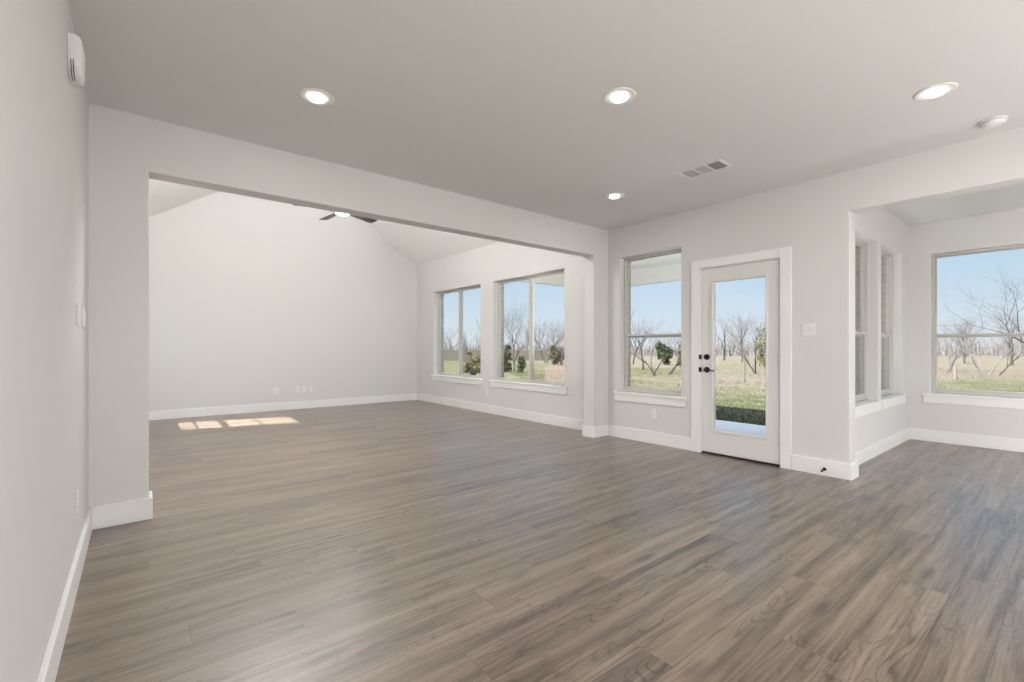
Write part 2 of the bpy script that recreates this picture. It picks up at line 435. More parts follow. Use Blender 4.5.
# ------------------------------------------------------------------ baseboards
BT, BH = .02, .145
def base(name, segs, label):
    b = new_bm()
    for mp, u0, u1 in segs: mbox(b, mp, u0, u1, -BT, 0, 0, BH)
    struct(name, b, M_TRIM, label, 'baseboard', bevel=.004, seg=2)
base('baseboard_left', [(mp_left, YB, 0)], 'white baseboard along the left wall')
b = new_bm(); box(b, 0.001, .3055 + BT, -BT, 0, 0, BH); box(b, .3055, .3055 + BT, 0, .168 + BT, 0, BH); box(b, 0.001, .3055, .168, .168 + BT, 0, BH)
struct('baseboard_opening_left', b, M_TRIM, 'white baseboard wrapping the short wall left of the wide opening', 'baseboard', bevel=.004)
b = new_bm(); box(b, 4.857 - BT, W - BT, -BT, 0, 0, BH); box(b, 4.857 - BT, 4.857, 0, .168 + BT, 0, BH); box(b, 4.857, W - BT, .168, .168 + BT, 0, BH)
struct('baseboard_opening_right', b, M_TRIM, 'white baseboard wrapping the stub wall right of the wide opening', 'baseboard', bevel=.004)
base('baseboard_living_right', [(mp_right, .168, L)], 'white baseboard under the two twin windows')
base('baseboard_far', [(mp_far, 0, W - BT)], 'white baseboard along the far end wall')
base('baseboard_living_left', [(mp_left, .169, L - BT)], 'white baseboard on the side wall of the vaulted room')
base('baseboard_right', [(mp_right, -1.208, 0)], 'white baseboard under the window beside the patio door')
b = new_bm(); box(b, W - BT, W, YE - BT, -2.242, 0, BH); box(b, W, W + T, YE - BT, YE, 0, BH); box(b, W + T, W + T + BT, YE - BT, YN - BT, 0, BH)
struct('baseboard_nook_corner', b, M_TRIM, 'white baseboard wrapping the wall end between door and nook', 'baseboard', bevel=.004)
base('baseboard_nook_left', [(mp_nookleft, W + T, XN)], 'white baseboard below the two slim nook windows')
base('baseboard_nook_far', [(mp_nookfar, YNR, YN - BT)], 'white baseboard below the wide nook window')

# ------------------------------------------------------------------ windows
def window(name, mp, u, z, kind, label, muntins=None, stool=True, horns=(.08, .08), D0=.090, zm=1.318):
    u0, u1 = u; z0, z1 = z
    t = thing(name, mp((u0 + u1) / 2, 0, z0), label, 'window', None, 'structure')
    fz = z0 + (.03 if stool else 0)
    f = new_bm()
    if kind == 'twin':
        um = (u0 + u1) / 2
        ring(f, mp, u0, um, fz, z1, D0, D0 + .075, .026); ring(f, mp, um, u1, fz, z1, D0, D0 + .075, .026)
        obj('window_frame', f, M_VINYL, t, bevel=.004)
        for a, c in ((u0, um), (um, u1)):
            s = new_bm(); ring(s, mp, a + .026, c - .026, fz + .026, z1 - .026, D0 + .02, D0 + .06, .015)
            so_ = obj('sash', s, M_VINYL, t, bevel=.003)
            p = new_bm(); mbox(p, mp, a + .037, c - .037, D0 + .038, D0 + .042, fz + .037, z1 - .037)
            obj('pane', p, M_GLASS, so_)
    else:
        ring(f, mp, u0, u1, fz, z1, D0, D0 + .075, .025)
        obj('window_frame', f, M_VINYL, t, bevel=.004)
        for lo, hi, dd, nm in ((fz + .025, zm + .022, .012, 'lower_sash'), (zm - .022, z1 - .025, .042, 'upper_sash')):
            s = new_bm(); ring(s, mp, u0 + .025, u1 - .025, lo, hi, D0 + dd, D0 + dd + .028, .020 if nm == 'lower_sash' else .014, .040 if nm == 'upper_sash' else .036)
            if muntins and nm in muntins:
                for q in muntins[nm]: mbox(s, mp, u0 + .05, u1 - .05, D0 + dd + .004, D0 + dd + .024, q - .013, q + .013)
            so_ = obj(nm, s, M_VINYL, t, bevel=.003)
            p = new_bm(); mbox(p, mp, u0 + .035, u1 - .035, D0 + dd + .012, D0 + dd + .016, lo + .012, hi - .012)
            obj('pane', p, M_GLASS, so_)
        if kind == 'screened':
            s = new_bm(); mbox(s, mp, u0 + .036, u1 - .036, D0 + .072, D0 + .073, fz + .036, zm)
            obj('screen', s, M_SCREEN, t)
        l = new_bm(); mbox(l, mp, (u0 + u1) / 2 - .03, (u0 + u1) / 2 + .03, D0 - .004, D0 + .014, zm + .016, zm + .030)
        obj('sash_lock', l, M_VINYL, t, bevel=.003)
    if stool:
        s = new_bm()
        mbox(s, mp, u0 - horns[0], u1 + horns[1], -.035, 0, z0, z0 + .026); mbox(s, mp, u0 + .001, u1 - .001, -.001, D0, z0, z0 + .026)
        obj('window_sill', s, M_TRIM, t, bevel=.006, seg=3)
        a = new_bm(); mbox(a, mp, u0 - horns[0] * .8, u1 + horns[1] * .8, -.02, -.0005, z0 - .088, z0)
        obj('apron', a, M_TRIM, t, bevel=.003)
    return t
window('window_1', mp_right, WIN1, (ZS, ZT), 'twin', 'far twin picture window with almond frame in the vaulted room')
window('window_2', mp_right, WIN2, (ZS, ZT), 'twin', 'near twin picture window showing a bare tree, beside the opening')
window('window_3', mp_right, WIN3, (ZS, ZT), 'hung', 'tall double hung window left of the patio door')
window('window_4', mp_nookleft, NA, (ZS, ZT), 'screened', 'slim nook side window nearest the wall end', horns=(.05, .052))
window('window_5', mp_nookleft, NB, (ZS, ZT), 'screened', 'slim nook side window nearest the nook corner', horns=(.052, .1))
window('window_6', mp_nookfar, BIG, (ZS, ZT), 'hung', 'wide double hung window at the end of the nook')
window('window_7', mp_left, LW, LWZ, 'hung', 'narrow window letting the sun patches onto the living floor', {'lower_sash': [1.15], 'upper_sash': [2.15]}, stool=False, D0=.001, zm=1.575)
window('window_8', mp_back, BWIN, (ZS, ZT), 'twin', 'twin window added in the unseen kitchen wall behind the viewer for fill daylight')  # unseen window added to let in more daylight

# ------------------------------------------------------------------ patio door
t = thing('door_1', (W, -1.7245, 0), 'white patio door with a full height glass lite and black hardware', 'door', None, 'structure')
b = new_bm()
mbox(b, mp_right, -1.308, -1.208, -.022, 0, 0, 2.143); mbox(b, mp_right, -2.241, -2.141, -.022, 0, 0, 2.143); mbox(b, mp_right, -2.141, -1.308, -.022, 0, 2.053, 2.143)
obj('door_casing', b, M_TRIM, t, bevel=.003)
b = new_bm()
mbox(b, mp_right, -1.318, -1.3005, .001, T, 0, 2.061); mbox(b, mp_right, -2.1495, -2.133, .001, T, 0, 2.061); mbox(b, mp_right, -2.133, -1.318, .001, T, 2.045, 2.061)
mbox(b, mp_right, -1.335, -1.318, .056, T, .02, 2.045); mbox(b, mp_right, -2.133, -2.116, .056, T, .02, 2.045); mbox(b, mp_right, -2.116, -1.335, .056, T, 2.028, 2.045)
obj('door_jamb', b, M_TRIM, t)
b = new_bm(); wall_grid(b, mp_right, -2.1295, -1.3205, .022, 2.0415, .006, .051, [(-2.004, -1.448, .270, 1.886)])
slab = obj('door_slab', b, M_DOOR, t, bevel=.002)
b = new_bm()
for d0, d1 in ((-.006, .006), (.051, .063)): ring(b, mp_right, -2.022, -1.430, .246, 1.908, d0, d1, .022)
obj('lite_frame', b, M_DOOR, slab, bevel=.005, seg=3)
b = new_bm(); mbox(b, mp_right, -2.003, -1.449, .026, .031, .271, 1.885)
obj('pane', b, M_GLASS, slab)
b = new_bm(); mbox(b, mp_right, -2.132, -1.319, .003, T + .03, .0005, .020)
obj('threshold', b, M_BRONZE, t, bevel=.003)
for z in (.255, 1.055, 1.835):
    b = new_bm(); cyl(b, (W - .012, -2.136, z - .05), (W - .012, -2.136, z + .05), .008, n=12)
    box(b, W - .010, W + .008, -2.140, -2.120, z - .045, z + .045); obj('hinge', b, M_HINGE, t)
def rosette(bm, y, z, d): cyl(bm, (W + .006, y, z), (W + .006 - d * .4, y, z), .033, n=32); cyl(bm, (W + .006 - d * .4, y, z), (W + .006 - d, y, z), .033, .028, n=32)
b = new_bm(); rosette(b, -1.380, 1.067, .016); box(b, W - .024, W - .010, -1.384, -1.376, 1.050, 1.084)
obj('deadbolt', b, M_BLACK, slab, bevel=.001)
b = new_bm(); rosette(b, -1.380, .926, .014); cyl(b, (W - .006, -1.380, .926), (W - .050, -1.380, .926), .011, n=16)
pth = [Vector((W - .046, -1.374, .926)), Vector((W - .050, -1.41, .926)), Vector((W - .048, -1.45, .922)), Vector((W - .042, -1.492, .918))]
for p, q, r0, r1 in zip(pth, pth[1:], (.009, .008, .007), (.008, .007, .006)): cyl(b, p, q, r0, r1, n=12)
obj('lever_handle', b, M_BLACK, slab)
for z in (1.067, .926):
    b = new_bm(); mbox(b, mp_right, -1.3205, -1.300, -.0235, -.002, z - .026, z + .026); obj('strike_plate', b, M_BLACK, t)

# ------------------------------------------------------------------ electrical plates
def outlet(mp, u, z, label, w=.07, h=.115, group=None):
    t = thing('wall_outlet', mp(u, 0, z - h / 2), label, 'outlet', group)
    b = new_bm(); mbox(b, mp, u - w / 2, u + w / 2, -.006, -.0005, z - h / 2, z + h / 2); obj('cover_plate', b, M_PLATE, t, bevel=.002)
    for s in (-1, 1):
        b = new_bm(); mbox(b, mp, u - .016, u + .016, -.008, -.005, z + s * .020 - .013, z + s * .020 + .013); r = obj('receptacle', b, M_PLATE, t, bevel=.002)
        b = new_bm()
        for q in (-.006, .006): mbox(b, mp, u + q - .0012, u + q + .0012, -.0084, -.0075, z + s * .020 - .004, z + s * .020 + .006)
        obj('slot', b, M_SLOT, r)
    return t
def switch(mp, u, z, gangs, label, name='light_switch', cat='light switch'):
    w = .070 + .046 * (gangs - 1); h = .115
    t = thing(name, mp(u, 0, z - h / 2), label, cat)
    b = new_bm(); mbox(b, mp, u - w / 2, u + w / 2, -.006, -.0005, z - h / 2, z + h / 2); obj('cover_plate', b, M_PLATE, t, bevel=.002)
    for k in range(gangs):
        q = u + (k - (gangs - 1) / 2) * .046
        b = new_bm()
        vs = [mp(q + a, d, z + c) for a in (-.0165, .0165) for d, c in ((-.005, -.033), (-.0075, -.033), (-.0115, .033), (-.005, .033))]
        vv = [b.verts.new(v) for v in vs]
        b.faces.new(vv[:4]); b.faces.new(vv[4:])
        for k2 in range(4): b.faces.new((vv[k2], vv[(k2 + 1) % 4], vv[4 + (k2 + 1) % 4], vv[4 + k2]))
        obj('rocker', b, M_PLATE, t, bevel=.001)
    return t
switch(mp_right, -2.385, 1.342, 2, 'white double light switch on the wall right of the patio door')
outlet(mp_right, -.712, .368, 'white wall outlet under the window left of the patio door')
outlet(mp_right, .455, .368, 'white wall outlet just behind the stub wall of the wide opening')
outlet(mp_right, 2.77, .368, 'white wall outlet on the pier between the two twin windows')
outlet(mp_far, 2.25, .372, 'white outlet on the far end wall, leftmost in its row', .10, .12)
outlet(mp_far, 2.62, .375, 'white outlet on the far end wall, second from the left')
outlet(mp_far, 2.74, .375, 'white outlet on the far end wall, third from the left')
outlet(mp_far, 2.86, .365, 'white outlet on the far end wall, rightmost in its row', .06, .10)
outlet(mp_left, -.765, .372, 'white wall outlet low on the left wall above the baseboard')
switch(mp_left, -.70, 1.345, 2, 'white double light switch on the left wall, nearer the viewer')
switch(mp_left, -.38, 1.345, 2, 'white double light switch on the left wall, next to the corner')

# door chime high on the left wall
t = thing('door_chime', (0, -1.08, 2.38), 'white rounded door chime box high on the left wall', 'door chime')
b = new_bm()
def chime_outline(s):
    pts = [(-.095 * s, .085 * s), (-.095 * s, -.03 * s)]
    for k in range(1, 10):
        a = PI + PI * k / 10; pts.append((.095 * s * math.cos(a), -.03 * s + .065 * s * math.sin(a)))
    pts += [(.095 * s, -.03 * s), (.095 * s, .085 * s)]
    return pts
layers = [(1.0, .001), (1.0, .026), (.97, .038), (.88, .046), (.70, .050)]
rows = [[b.verts.new((x, -1.08 + u, 2.492 + z)) for u, z in chime_outline(s)] for s, x in layers]
for A, B in zip(rows, rows[1:]):
    n = len(A)
    for k in range(n): b.faces.new((A[k], A[(k + 1) % n], B[(k + 1) % n], B[k]))
b.faces.new(rows[0][::-1]); b.faces.new(rows[-1])
obj('cover', b, M_PLATE, t, bevel=.002)
for xx in (.012, .020):
    b = new_bm()
    P = [(-.0955 * math.cos(.5 * PI * k / 8), -.03 - .0655 * math.sin(.5 * PI * k / 8)) for k in range(8)]
    for (u0, z0), (u1, z1) in zip(P, P[1:]):
        cyl(b, (xx, -1.08 + u0, 2.492 + z0), (xx, -1.08 + u1, 2.492 + z1), .0016, n=6)
    obj('sound_slot', b, M_SLOT, t)

# door stop on the baseboard
t = thing('door_stop', (W - BT, -2.52, .05), 'small black spring door stop on the baseboard right of the patio door', 'door stop')
b = new_bm(); cyl(b, (W - BT, -2.52, .062), (W - BT - .008, -2.52, .062), .015, n=16); obj('base', b, M_BLACK, t)
b = new_bm()
for k in range(9): cyl(b, (W - BT - .008 - k * .006, -2.52, .062 - k * .0006), (W - BT - .012 - k * .006, -2.52, .062 - k * .0006), .0065, n=12)
cyl(b, (W - BT - .006, -2.52, .062), (W - BT - .062, -2.52, .0565), .004, n=10); obj('spring', b, M_BLACK, t)
b = new_bm(); cyl(b, (W - BT - .058, -2.52, .057), (W - BT - .075, -2.52, .055), .009, n=14); obj('tip', b, M_BLACK, t, bevel=.002)

# ------------------------------------------------------------------ ceiling fixtures
def recessed(x, y, label, watts=LAMP_W):
    t = thing('recessed_light', (x, y, H), label, 'ceiling light', 'round recessed lights in the flat ceiling')
    b = new_bm(); lathe(b, x, y, [(.104, H - .0005), (.102, H - .005), (.094, H - .008), (.078, H - .004), (.054, H - .003), (.051, H - .0005)])
    obj('trim_ring', b, M_LAMPTRIM, t, smooth=True)
    b = new_bm(); lathe(b, x, y, [(.050, H - .0008), (.049, H - .014), (.044, H - .018), (0.0, H - .020)])
    obj('lens', b, M_LENS, t, smooth=True)
    ld = bpy.data.lights.new('downlight', 'AREA'); ld.shape = 'DISK'; ld.size = .085; ld.energy = watts; ld.color = WARM
    lo = bpy.data.objects.new('downlight', ld); C.objects.link(lo); lo.location = (x, y, H - .024)
    lo.parent = t; lo.matrix_parent_inverse = Matrix.Translation((x, y, H)).inverted()
recessed(1.118, -.997, 'round recessed ceiling light nearest the left wall')
recessed(2.588, -2.189, 'round recessed ceiling light in the middle of the flat ceiling')
recessed(4.050, -3.441, 'round recessed ceiling light nearest the smoke detector')
recessed(4.083, -.956, 'small looking recessed ceiling light beyond the air vent')
for k, (x, y) in enumerate(((1.1, -3.5), (1.1, -6.0), (2.6, -4.7), (2.6, -7.0), (4.05, -6.0), (6.6, -7.0))):  # extra lights added behind the viewer to brighten the room
    recessed(x, y, 'added unseen recessed ceiling light over the kitchen end behind the viewer')

# supply vent
t = thing('air_vent', (4.12, -1.90, H), 'white rectangular ceiling air vent with three louvre sections, one dark', 'air vent')
vx0, vx1, vy0, vy1 = 4.004, 4.240, -2.108, -1.706
b = new_bm()
for (x0, x1, y0, y1) in ((vx0, vx0 + .028, vy0, vy1), (vx1 - .028, vx1, vy0, vy1), (vx0 + .028, vx1 - .028, vy0, vy0 + .028), (vx0 + .028, vx1 - .028, vy1 - .028, vy1)):
    box(b, x0, x1, y0, y1, H - .007, H - .0005)
th = (vy1 - vy0 - .056) / 3
for k in (1, 2): box(b, vx0 + .028, vx1 - .028, vy0 + .028 + th * k - .006, vy0 + .028 + th * k + .006, H - .007, H - .0005)
obj('vent_frame', b, M_PLATE, t, bevel=.002)
b = new_bm(); box(b, vx0 + .01, vx1 - .01, vy0 + .01, vy1 - .01, H - .0016, H - .0004); obj('duct_opening', b, M_VENTDARK, t)
for s in range(3):
    b = new_bm(); y0 = vy0 + .028 + th * s + .006; y1 = y0 + th - .012
    if s == 0:
        n = 8
        for k in range(n):
            xx = vx0 + .032 + (vx1 - vx0 - .064) * (k + .5) / n
            box(b, xx - .001, xx + .001, y0, y1, H - .0066, H - .0018)
    elif s == 2:
        n = 9
        for k in range(n):
            xx = vx0 + .030 + (vx1 - vx0 - .060) * (k + .5) / n
            box(b, xx - .0066, xx + .0066, y0, y1, H - .0050, H - .0030)
    else:
        n = 6
        for k in range(n):
            yy = y0 + (y1 - y0) * (k + .5) / n
            box(b, vx0 + .028, vx1 - .028, yy - .0068, yy + .0068, H - .0050, H - .0030)
    obj('louvre_section', b, M_LOUVRE, t)

t = thing('smoke_detector', (4.84, -3.62, H), 'round white smoke detector on the ceiling near the nook opening', 'smoke detector')
b = new_bm(); lathe(b, 4.84, -3.62, [(0, H - .0005), (.070, H - .0005), (.070, H - .010), (0, H - .010)]); obj('mounting_base', b, M_PLATE, t)
b = new_bm(); lathe(b, 4.84, -3.62, [(.060, H - .010), (.064, H - .014), (.062, H - .030), (.050, H - .040), (.020, H - .043), (0, H - .043)]); obj('cover', b, M_PLATE, t, smooth=True)
b = new_bm()
for k in range(10):
    a = 2 * PI * k / 10; cyl(b, (4.84 + .063 * math.cos(a), -3.62 + .063 * math.sin(a), H - .020), (4.84 + .063 * math.cos(a + .4), -3.62 + .063 * math.sin(a + .4), H - .020), .0012, n=5)
obj('vent_slot', b, M_SLOT, t)

# ceiling fan hanging from the vault
FX, FY, FZ = 2.573, 2.80, 3.110
t = thing('ceiling_fan', (FX, FY, RIDGE), 'dark five blade ceiling fan with a glowing round light in the vaulted room', 'ceiling fan')
b = new_bm(); lathe(b, FX, FY, [(.0, RIDGE - .005), (.07, RIDGE - .06), (.075, RIDGE - .12), (.02, RIDGE - .15), (0, RIDGE - .15)]); obj('canopy', b, M_FANMOTOR, t, smooth=True)
b = new_bm(); cyl(b, (FX, FY, RIDGE - .14), (FX, FY, FZ + .22), .013, n=16); obj('downrod', b, M_FANMOTOR, t)
b = new_bm(); lathe(b, FX, FY, [(0, FZ + .23), (.04, FZ + .23), (.10, FZ + .18), (.115, FZ + .13), (.11, FZ + .06), (.10, FZ + .035), (0, FZ + .035)]); mot = obj('motor', b, M_FANMOTOR, t, smooth=True)
b = new_bm(); lathe(b, FX, FY, [(.095, FZ + .035), (.098, FZ + .015), (.085, FZ + .003), (0, FZ)]); obj('light_lens', b, M_LENS, t, smooth=True)
for k in range(5):
    a = math.radians(24.5 + 72 * k)
    b = new_bm()
    def P(r, w, dz): return (FX + r * math.cos(a) - w * math.sin(a), FY + r * math.sin(a) + w * math.cos(a), FZ + .055 + dz)
    prof = ((.10, .028), (.17, .034), (.22, .058), (.45, .066), (.62, .070), (.655, .066))
    rows = []
    for r, w in prof:
        rows.append([b.verts.new(P(r, q * w, -q * w * .20 + e)) for q, e in ((-1, .004), (1, .004), (1, -.004), (-1, -.004))])
    for A, B in zip(rows, rows[1:]):
        for j in range(4): b.faces.new((A[j], A[(j + 1) % 4], B[(j + 1) % 4], B[j]))
    b.faces.new(rows[0][::-1]); b.faces.new(rows[-1])
    obj('fan_blade', b, M_FAN, t, bevel=.002)
ld = bpy.data.lights.new('fan_lamp', 'POINT'); ld.shadow_soft_size = .09; ld.energy = FAN_W; ld.color = (1.0, .97, .93)
lo = bpy.data.objects.new('fan_lamp', ld); C.objects.link(lo); lo.location = (FX, FY, FZ - .11)
b = new_bm(); lathe(b, FX, FY, [(.022, FZ + .232), (.15, FZ + .25), (.16, FZ + .285), (.15, FZ + .283), (.022, FZ + .26)]); obj('fill_uplight_bowl', b, M_FANMOTOR, t, smooth=True)  # uplight above the motor is added, out of view, to brighten the vault
ld = bpy.data.lights.new('fan_fill_uplight', 'AREA'); ld.shape = 'DISK'; ld.size = .26; ld.energy = FAN_FILL_W; ld.color = WARM
lo = bpy.data.objects.new('fan_fill_uplight', ld); C.objects.link(lo); lo.location = (FX, FY, FZ + .30); lo.rotation_euler = (PI, 0, 0)

# added uplight sconces, out of view, that brighten the vaulted room
for y in (.6, 1.3):
    t = thing('fill_sconce', (0, y, 2.40), 'added unseen fill uplight, a dark bowl on the side wall of the vaulted room', 'fill lamp', 'added fill uplights of the vaulted room')
    b = new_bm(); mbox(b, mp_left, y - .04, y + .04, -.02, -.0005, 2.30, 2.42); mbox(b, mp_left, y - .01, y + .01, -.07, -.018, 2.35, 2.37); obj('bracket', b, M_FANMOTOR, t)
    b = new_bm(); lathe(b, .13, y, [(0, 2.33), (.05, 2.34), (.095, 2.44), (.088, 2.44), (.045, 2.36), (0, 2.355)], n=24); obj('bowl', b, M_FANMOTOR, t, smooth=True)
    ld = bpy.data.lights.new('sconce_fill', 'AREA'); ld.shape = 'DISK'; ld.size = .17; ld.energy = SCONCE_FILL_W; ld.color = (1, .99, .975)
    lo = bpy.data.objects.new('sconce_fill', ld); C.objects.link(lo); lo.location = (.13, y, 2.445); lo.rotation_euler = (PI, 0, 0)

# added globe lamp hidden above the opening, soft fill for the vaulted room
gx, gy, gz = 1.35, 1.25, 3.25
t = thing('globe_fill_lamp', (gx, gy, gz + .58), 'added unseen globe lamp hanging from the vaulted ceiling as room fill', 'hanging lamp')
b = new_bm(); cyl(b, (gx, gy, gz + .3), (gx, gy, PLATE + .65 * gx - .05), .005, n=8); obj('cord', b, M_FANMOTOR, t)
b = new_bm(); lathe(b, gx, gy, [(.05, gz + .06), (.06, gz + .03), (.06, gz - .03), (.05, gz - .06)], n=20); obj('bulb_holder', b, M_LENS, t, smooth=True)
ld = bpy.data.lights.new('globe_fill', 'POINT'); ld.shadow_soft_size = .30; ld.energy = GLOBE_FILL_W; ld.color = (1, .99, .975)
lo = bpy.data.objects.new('globe_fill', ld); C.objects.link(lo); lo.location = (gx, gy, gz)

# added hanging globe lamps, all unseen, filling kitchen end and nook with light
def pendant(x, y, z, watts, label):
    t = thing('pendant_fill_lamp', (x, y, H), label, 'pendant lamp')
    b = new_bm(); lathe(b, x, y, [(0, H - .0005), (.06, H - .0005), (.06, H - .02), (0, H - .025)]); obj('ceiling_cup', b, M_FANMOTOR, t)
    b = new_bm(); cyl(b, (x, y, H - .02), (x, y, z + .12), .004, n=8); obj('cord', b, M_FANMOTOR, t)
    b = new_bm(); lathe(b, x, y, [(0, z + .135)] + [(.13 * math.sin(PI * k / 14), z + .13 * math.cos(PI * k / 14)) for k in range(1, 14)] + [(0, z - .13)]); obj('glass_globe', b, M_LENS, t, smooth=True)
    for dz in (.20, -.20):
        ld = bpy.data.lights.new('pendant_fill', 'POINT'); ld.shadow_soft_size = .06; ld.energy = watts / 2; ld.color = WARM
        lo = bpy.data.objects.new('pendant_fill', ld); C.objects.link(lo); lo.location = (x, y, z + dz)
    return t
for x, y, w_ in ((1.1, -5.8, 1.15), (2.4, -5.9, 1.15), (4.2, -5.35, .92), (.9, -5.0, .4)): pendant(x, y, 1.12, PENDANT_FILL_W * w_, 'added unseen white globe pendant lighting the kitchen end behind the viewer')['group'] = 'added kitchen fill pendants'
pendant(6.7, -4.6, .80, PENDANT_FILL_W * .44, 'added unseen white globe pendant giving the dining nook fill light')

# ------------------------------------------------------------------ patio and ground
b = new_bm(); box(b, W + T + VT + .001, 8.20, YN + T + .211, 2.95, GZ - .05, -.10)
struct('patio_slab', b, M_CONC, 'grey concrete patio slab outside the glass door', 'patio', bevel=.01)
b = new_bm(); box(b, W + T + VT + .001, 8.28, YN + T + .211, 2.87, 2.75, 2.85)
struct('ceiling_patio', b, M_SOFFIT, 'cream ceiling over the covered patio', 'ceiling')
b = new_bm(); box(b, 8.17, 8.30, YN + T + .211, 2.89, 2.45, 2.75); box(b, W + T + VT + .001, 8.17, 2.76, 2.89, 2.45, 2.75)
struct('trim_patio_beam', b, M_SOFFIT, 'cream beam along the edge of the patio roof', 'beam')
b = new_bm(); box(b, 8.30, 8.36, YN + T + .211, 3.0, 2.47, 2.87); box(b, W + T + VT, 8.30, 2.89, 3.0, 2.62, 2.87)
struct('trim_patio_fascia', b, M_SOFFIT, 'cream fascia board outside the patio beam', 'fascia')
t = thing('patio_column', (8.10, 2.72, -.10), 'square brick patio column at the outer corner of the covered patio', 'column')
b = new_bm(); box(b, 7.96, 8.19, 2.56, 2.80, -.10, 2.449); obj('brick_shaft', b, M_BRICK, t)
b = new_bm(); box(b, 7.93, 8.22, 2.53, 2.83, 2.38, 2.45); obj('cap', b, M_SOFFIT, t)

def uplight(x, y, z, dx, dy, label, k=1.0):  # added lamps, out of view, that lift the patio ceiling and brick
    c = Vector((x, y, z)); t = thing('fill_uplight', c[:], label, 'outdoor lamp')
    b = new_bm(); lathe(b, x, y, [(0, z - .10), (.05, z - .09), (.09, z + .02), (.083, z + .02), (.045, z - .06), (0, z - .06)], n=24); obj('bowl', b, M_BLACK, t, smooth=True)
    b = new_bm(); cyl(b, (x, y, z - .07), (x + dx, y + dy, z - .07), .012, n=10); obj('arm', b, M_BLACK, t)
    ld = bpy.data.lights.new('patio_fill', 'AREA'); ld.shape = 'DISK'; ld.size = .15; ld.energy = PATIO_FILL_W * k; ld.color = (1, .985, .96)
    lo = bpy.data.objects.new('patio_fill', ld); C.objects.link(lo); lo.location = (x, y, z + .025); lo.rotation_euler = (PI, 0, 0)
uplight(W + T + VT + .16, .42, .85, -.149, 0, 'added unseen black bowl fill uplight on the patio brick beside the double hung window', 2.2)
uplight(6.647, YN + T + .36, .60, 0, -.148, 'added unseen black bowl fill uplight on the brick pier between the slim nook windows', .4)
uplight(W + T + VT + .16, -2.28 + .02, .85, -.149, 0, 'added unseen black bowl fill uplight on the patio brick beyond the hinge side of the door', 1.2)

b = new_bm()
n = 60
random.seed(2)
X0, X1, Y0, Y1 = -60, 260, -160, 220
vs = [[b.verts.new((X0 + (X1 - X0) * i / n, Y0 + (Y1 - Y0) * j / n, GZ)) for j in range(n + 1)] for i in range(n + 1)]
for i in range(n):
    for j in range(n): b.faces.new((vs[i][j], vs[i + 1][j], vs[i + 1][j + 1], vs[i][j + 1]))
struct('ground', b, M_GROUND, 'green lawn running out into a dry tan field', 'ground')

def slab_poly(pts, z0, z1):
    b = new_bm(); A = [b.verts.new((x, y, z0)) for x, y in pts]; B = [b.verts.new((x, y, z1)) for x, y in pts]
    b.faces.new(A[::-1]); b.faces.new(B)
    for k in range(len(A)): b.faces.new((A[k], A[(k + 1) % len(A)], B[(k + 1) % len(A)], B[k]))
    return b
struct('dirt_path', slab_poly([(12.3, 9.0), (14.2, 8.0), (20, 12.0), (33.5, 26.0), (30.5, 27.2), (21.5, 18.9), (15.5, 12.3)], GZ - .02, GZ + .015), M_DIRT, 'bare reddish dirt path crossing the lawn beyond the near twin window', 'path')
# soil ridge along the lawn edge
b = new_bm(); random.seed(9)
prev = None
for k in range(60):
    y = -1.0 + k * .17; x = 17.6 + .5 * math.sin(y * .7) + random.uniform(-.08, .08); h = .05 + random.random() * .11
    row = [b.verts.new((x - .35, y, GZ - .01)), b.verts.new((x - .12, y, GZ + h * .7)), b.verts.new((x + .1, y, GZ + h)), b.verts.new((x + .4, y, GZ - .01))]
    if prev:
        for j in range(3): b.faces.new((prev[j], prev[j + 1], row[j + 1], row[j]))
    prev = row
struct('soil_ridge', b, M_MOUND, 'low dark ridge of soil between the lawn and the dry field', 'soil ridge', recalc=True)

# grass tufts near the house
def blades(name, n, region, hgt, m, label, cat, seed):
    random.seed(seed); b = new_bm()
    for _ in range(n):
        x, y = region()
        h = hgt * random.uniform(.5, 1.2); a = random.random() * PI; w = .006 + h * .05
        lx, ly = random.uniform(-.4, .4) * h, random.uniform(-.4, .4) * h
        v0 = b.verts.new((x - w * math.cos(a), y - w * math.sin(a), GZ - .005)); v1 = b.verts.new((x + w * math.cos(a), y + w * math.sin(a), GZ - .005)); v2 = b.verts.new((x + lx, y + ly, GZ + h))
        b.faces.new((v0, v1, v2))
    o = obj(name, b, m, recalc=False); return tag(o, label, cat, None, 'stuff')
def reg_lawn():
    x = 8.5 + 8 * random.random() ** 1.4; return x, random.uniform(-3.5, 3 + (x - 8) * 1.6)
blades('lawn_grass', 22000, reg_lawn, .05, M_BLADE, 'short green grass blades of the lawn just beyond the patio', 'grass', 3)
def reg_field():
    x = random.uniform(15, 42); return x, random.uniform(-3, min(1 + x * .8, 14))
blades('dry_weeds', 9000, reg_field, .09, M_WEED, 'thin dry weeds scattered over the tan field', 'weeds', 4)

# ------------------------------------------------------------------ fence
s_, c_ = math.sin(.6786), math.cos(.6786)
def at(px, depth):
    q = (px - 512) / 464.68
    return Vector((.2434 + depth * (s_ + q * c_), -4.0303 + depth * (c_ - q * s_), GZ))
f0, f1 = at(380, 48), at(604, 49)
t = thing('wood_fence', ((f0 + f1) / 2)[:], 'weathered brown wooden board fence across the far end of the lawn', 'fence')
d = (f1 - f0); ln = d.length; d.normalize(); nrm = Vector((-d.y, d.x, 0))
def fbox(bm, s0, s1, n0, n1, z0, z1):
    vs = [bm.verts.new(f0 + d * s + nrm * n + Vector((0, 0, z))) for s in (s0, s1) for n in (n0, n1) for z in (z0, z1)]
    for f in ((0, 1, 3, 2), (4, 6, 7, 5), (0, 4, 5, 1), (2, 3, 7, 6), (0, 2, 6, 4), (1, 5, 7, 3)): bm.faces.new([vs[i] for i in f])
b = new_bm(); random.seed(5); s = 0
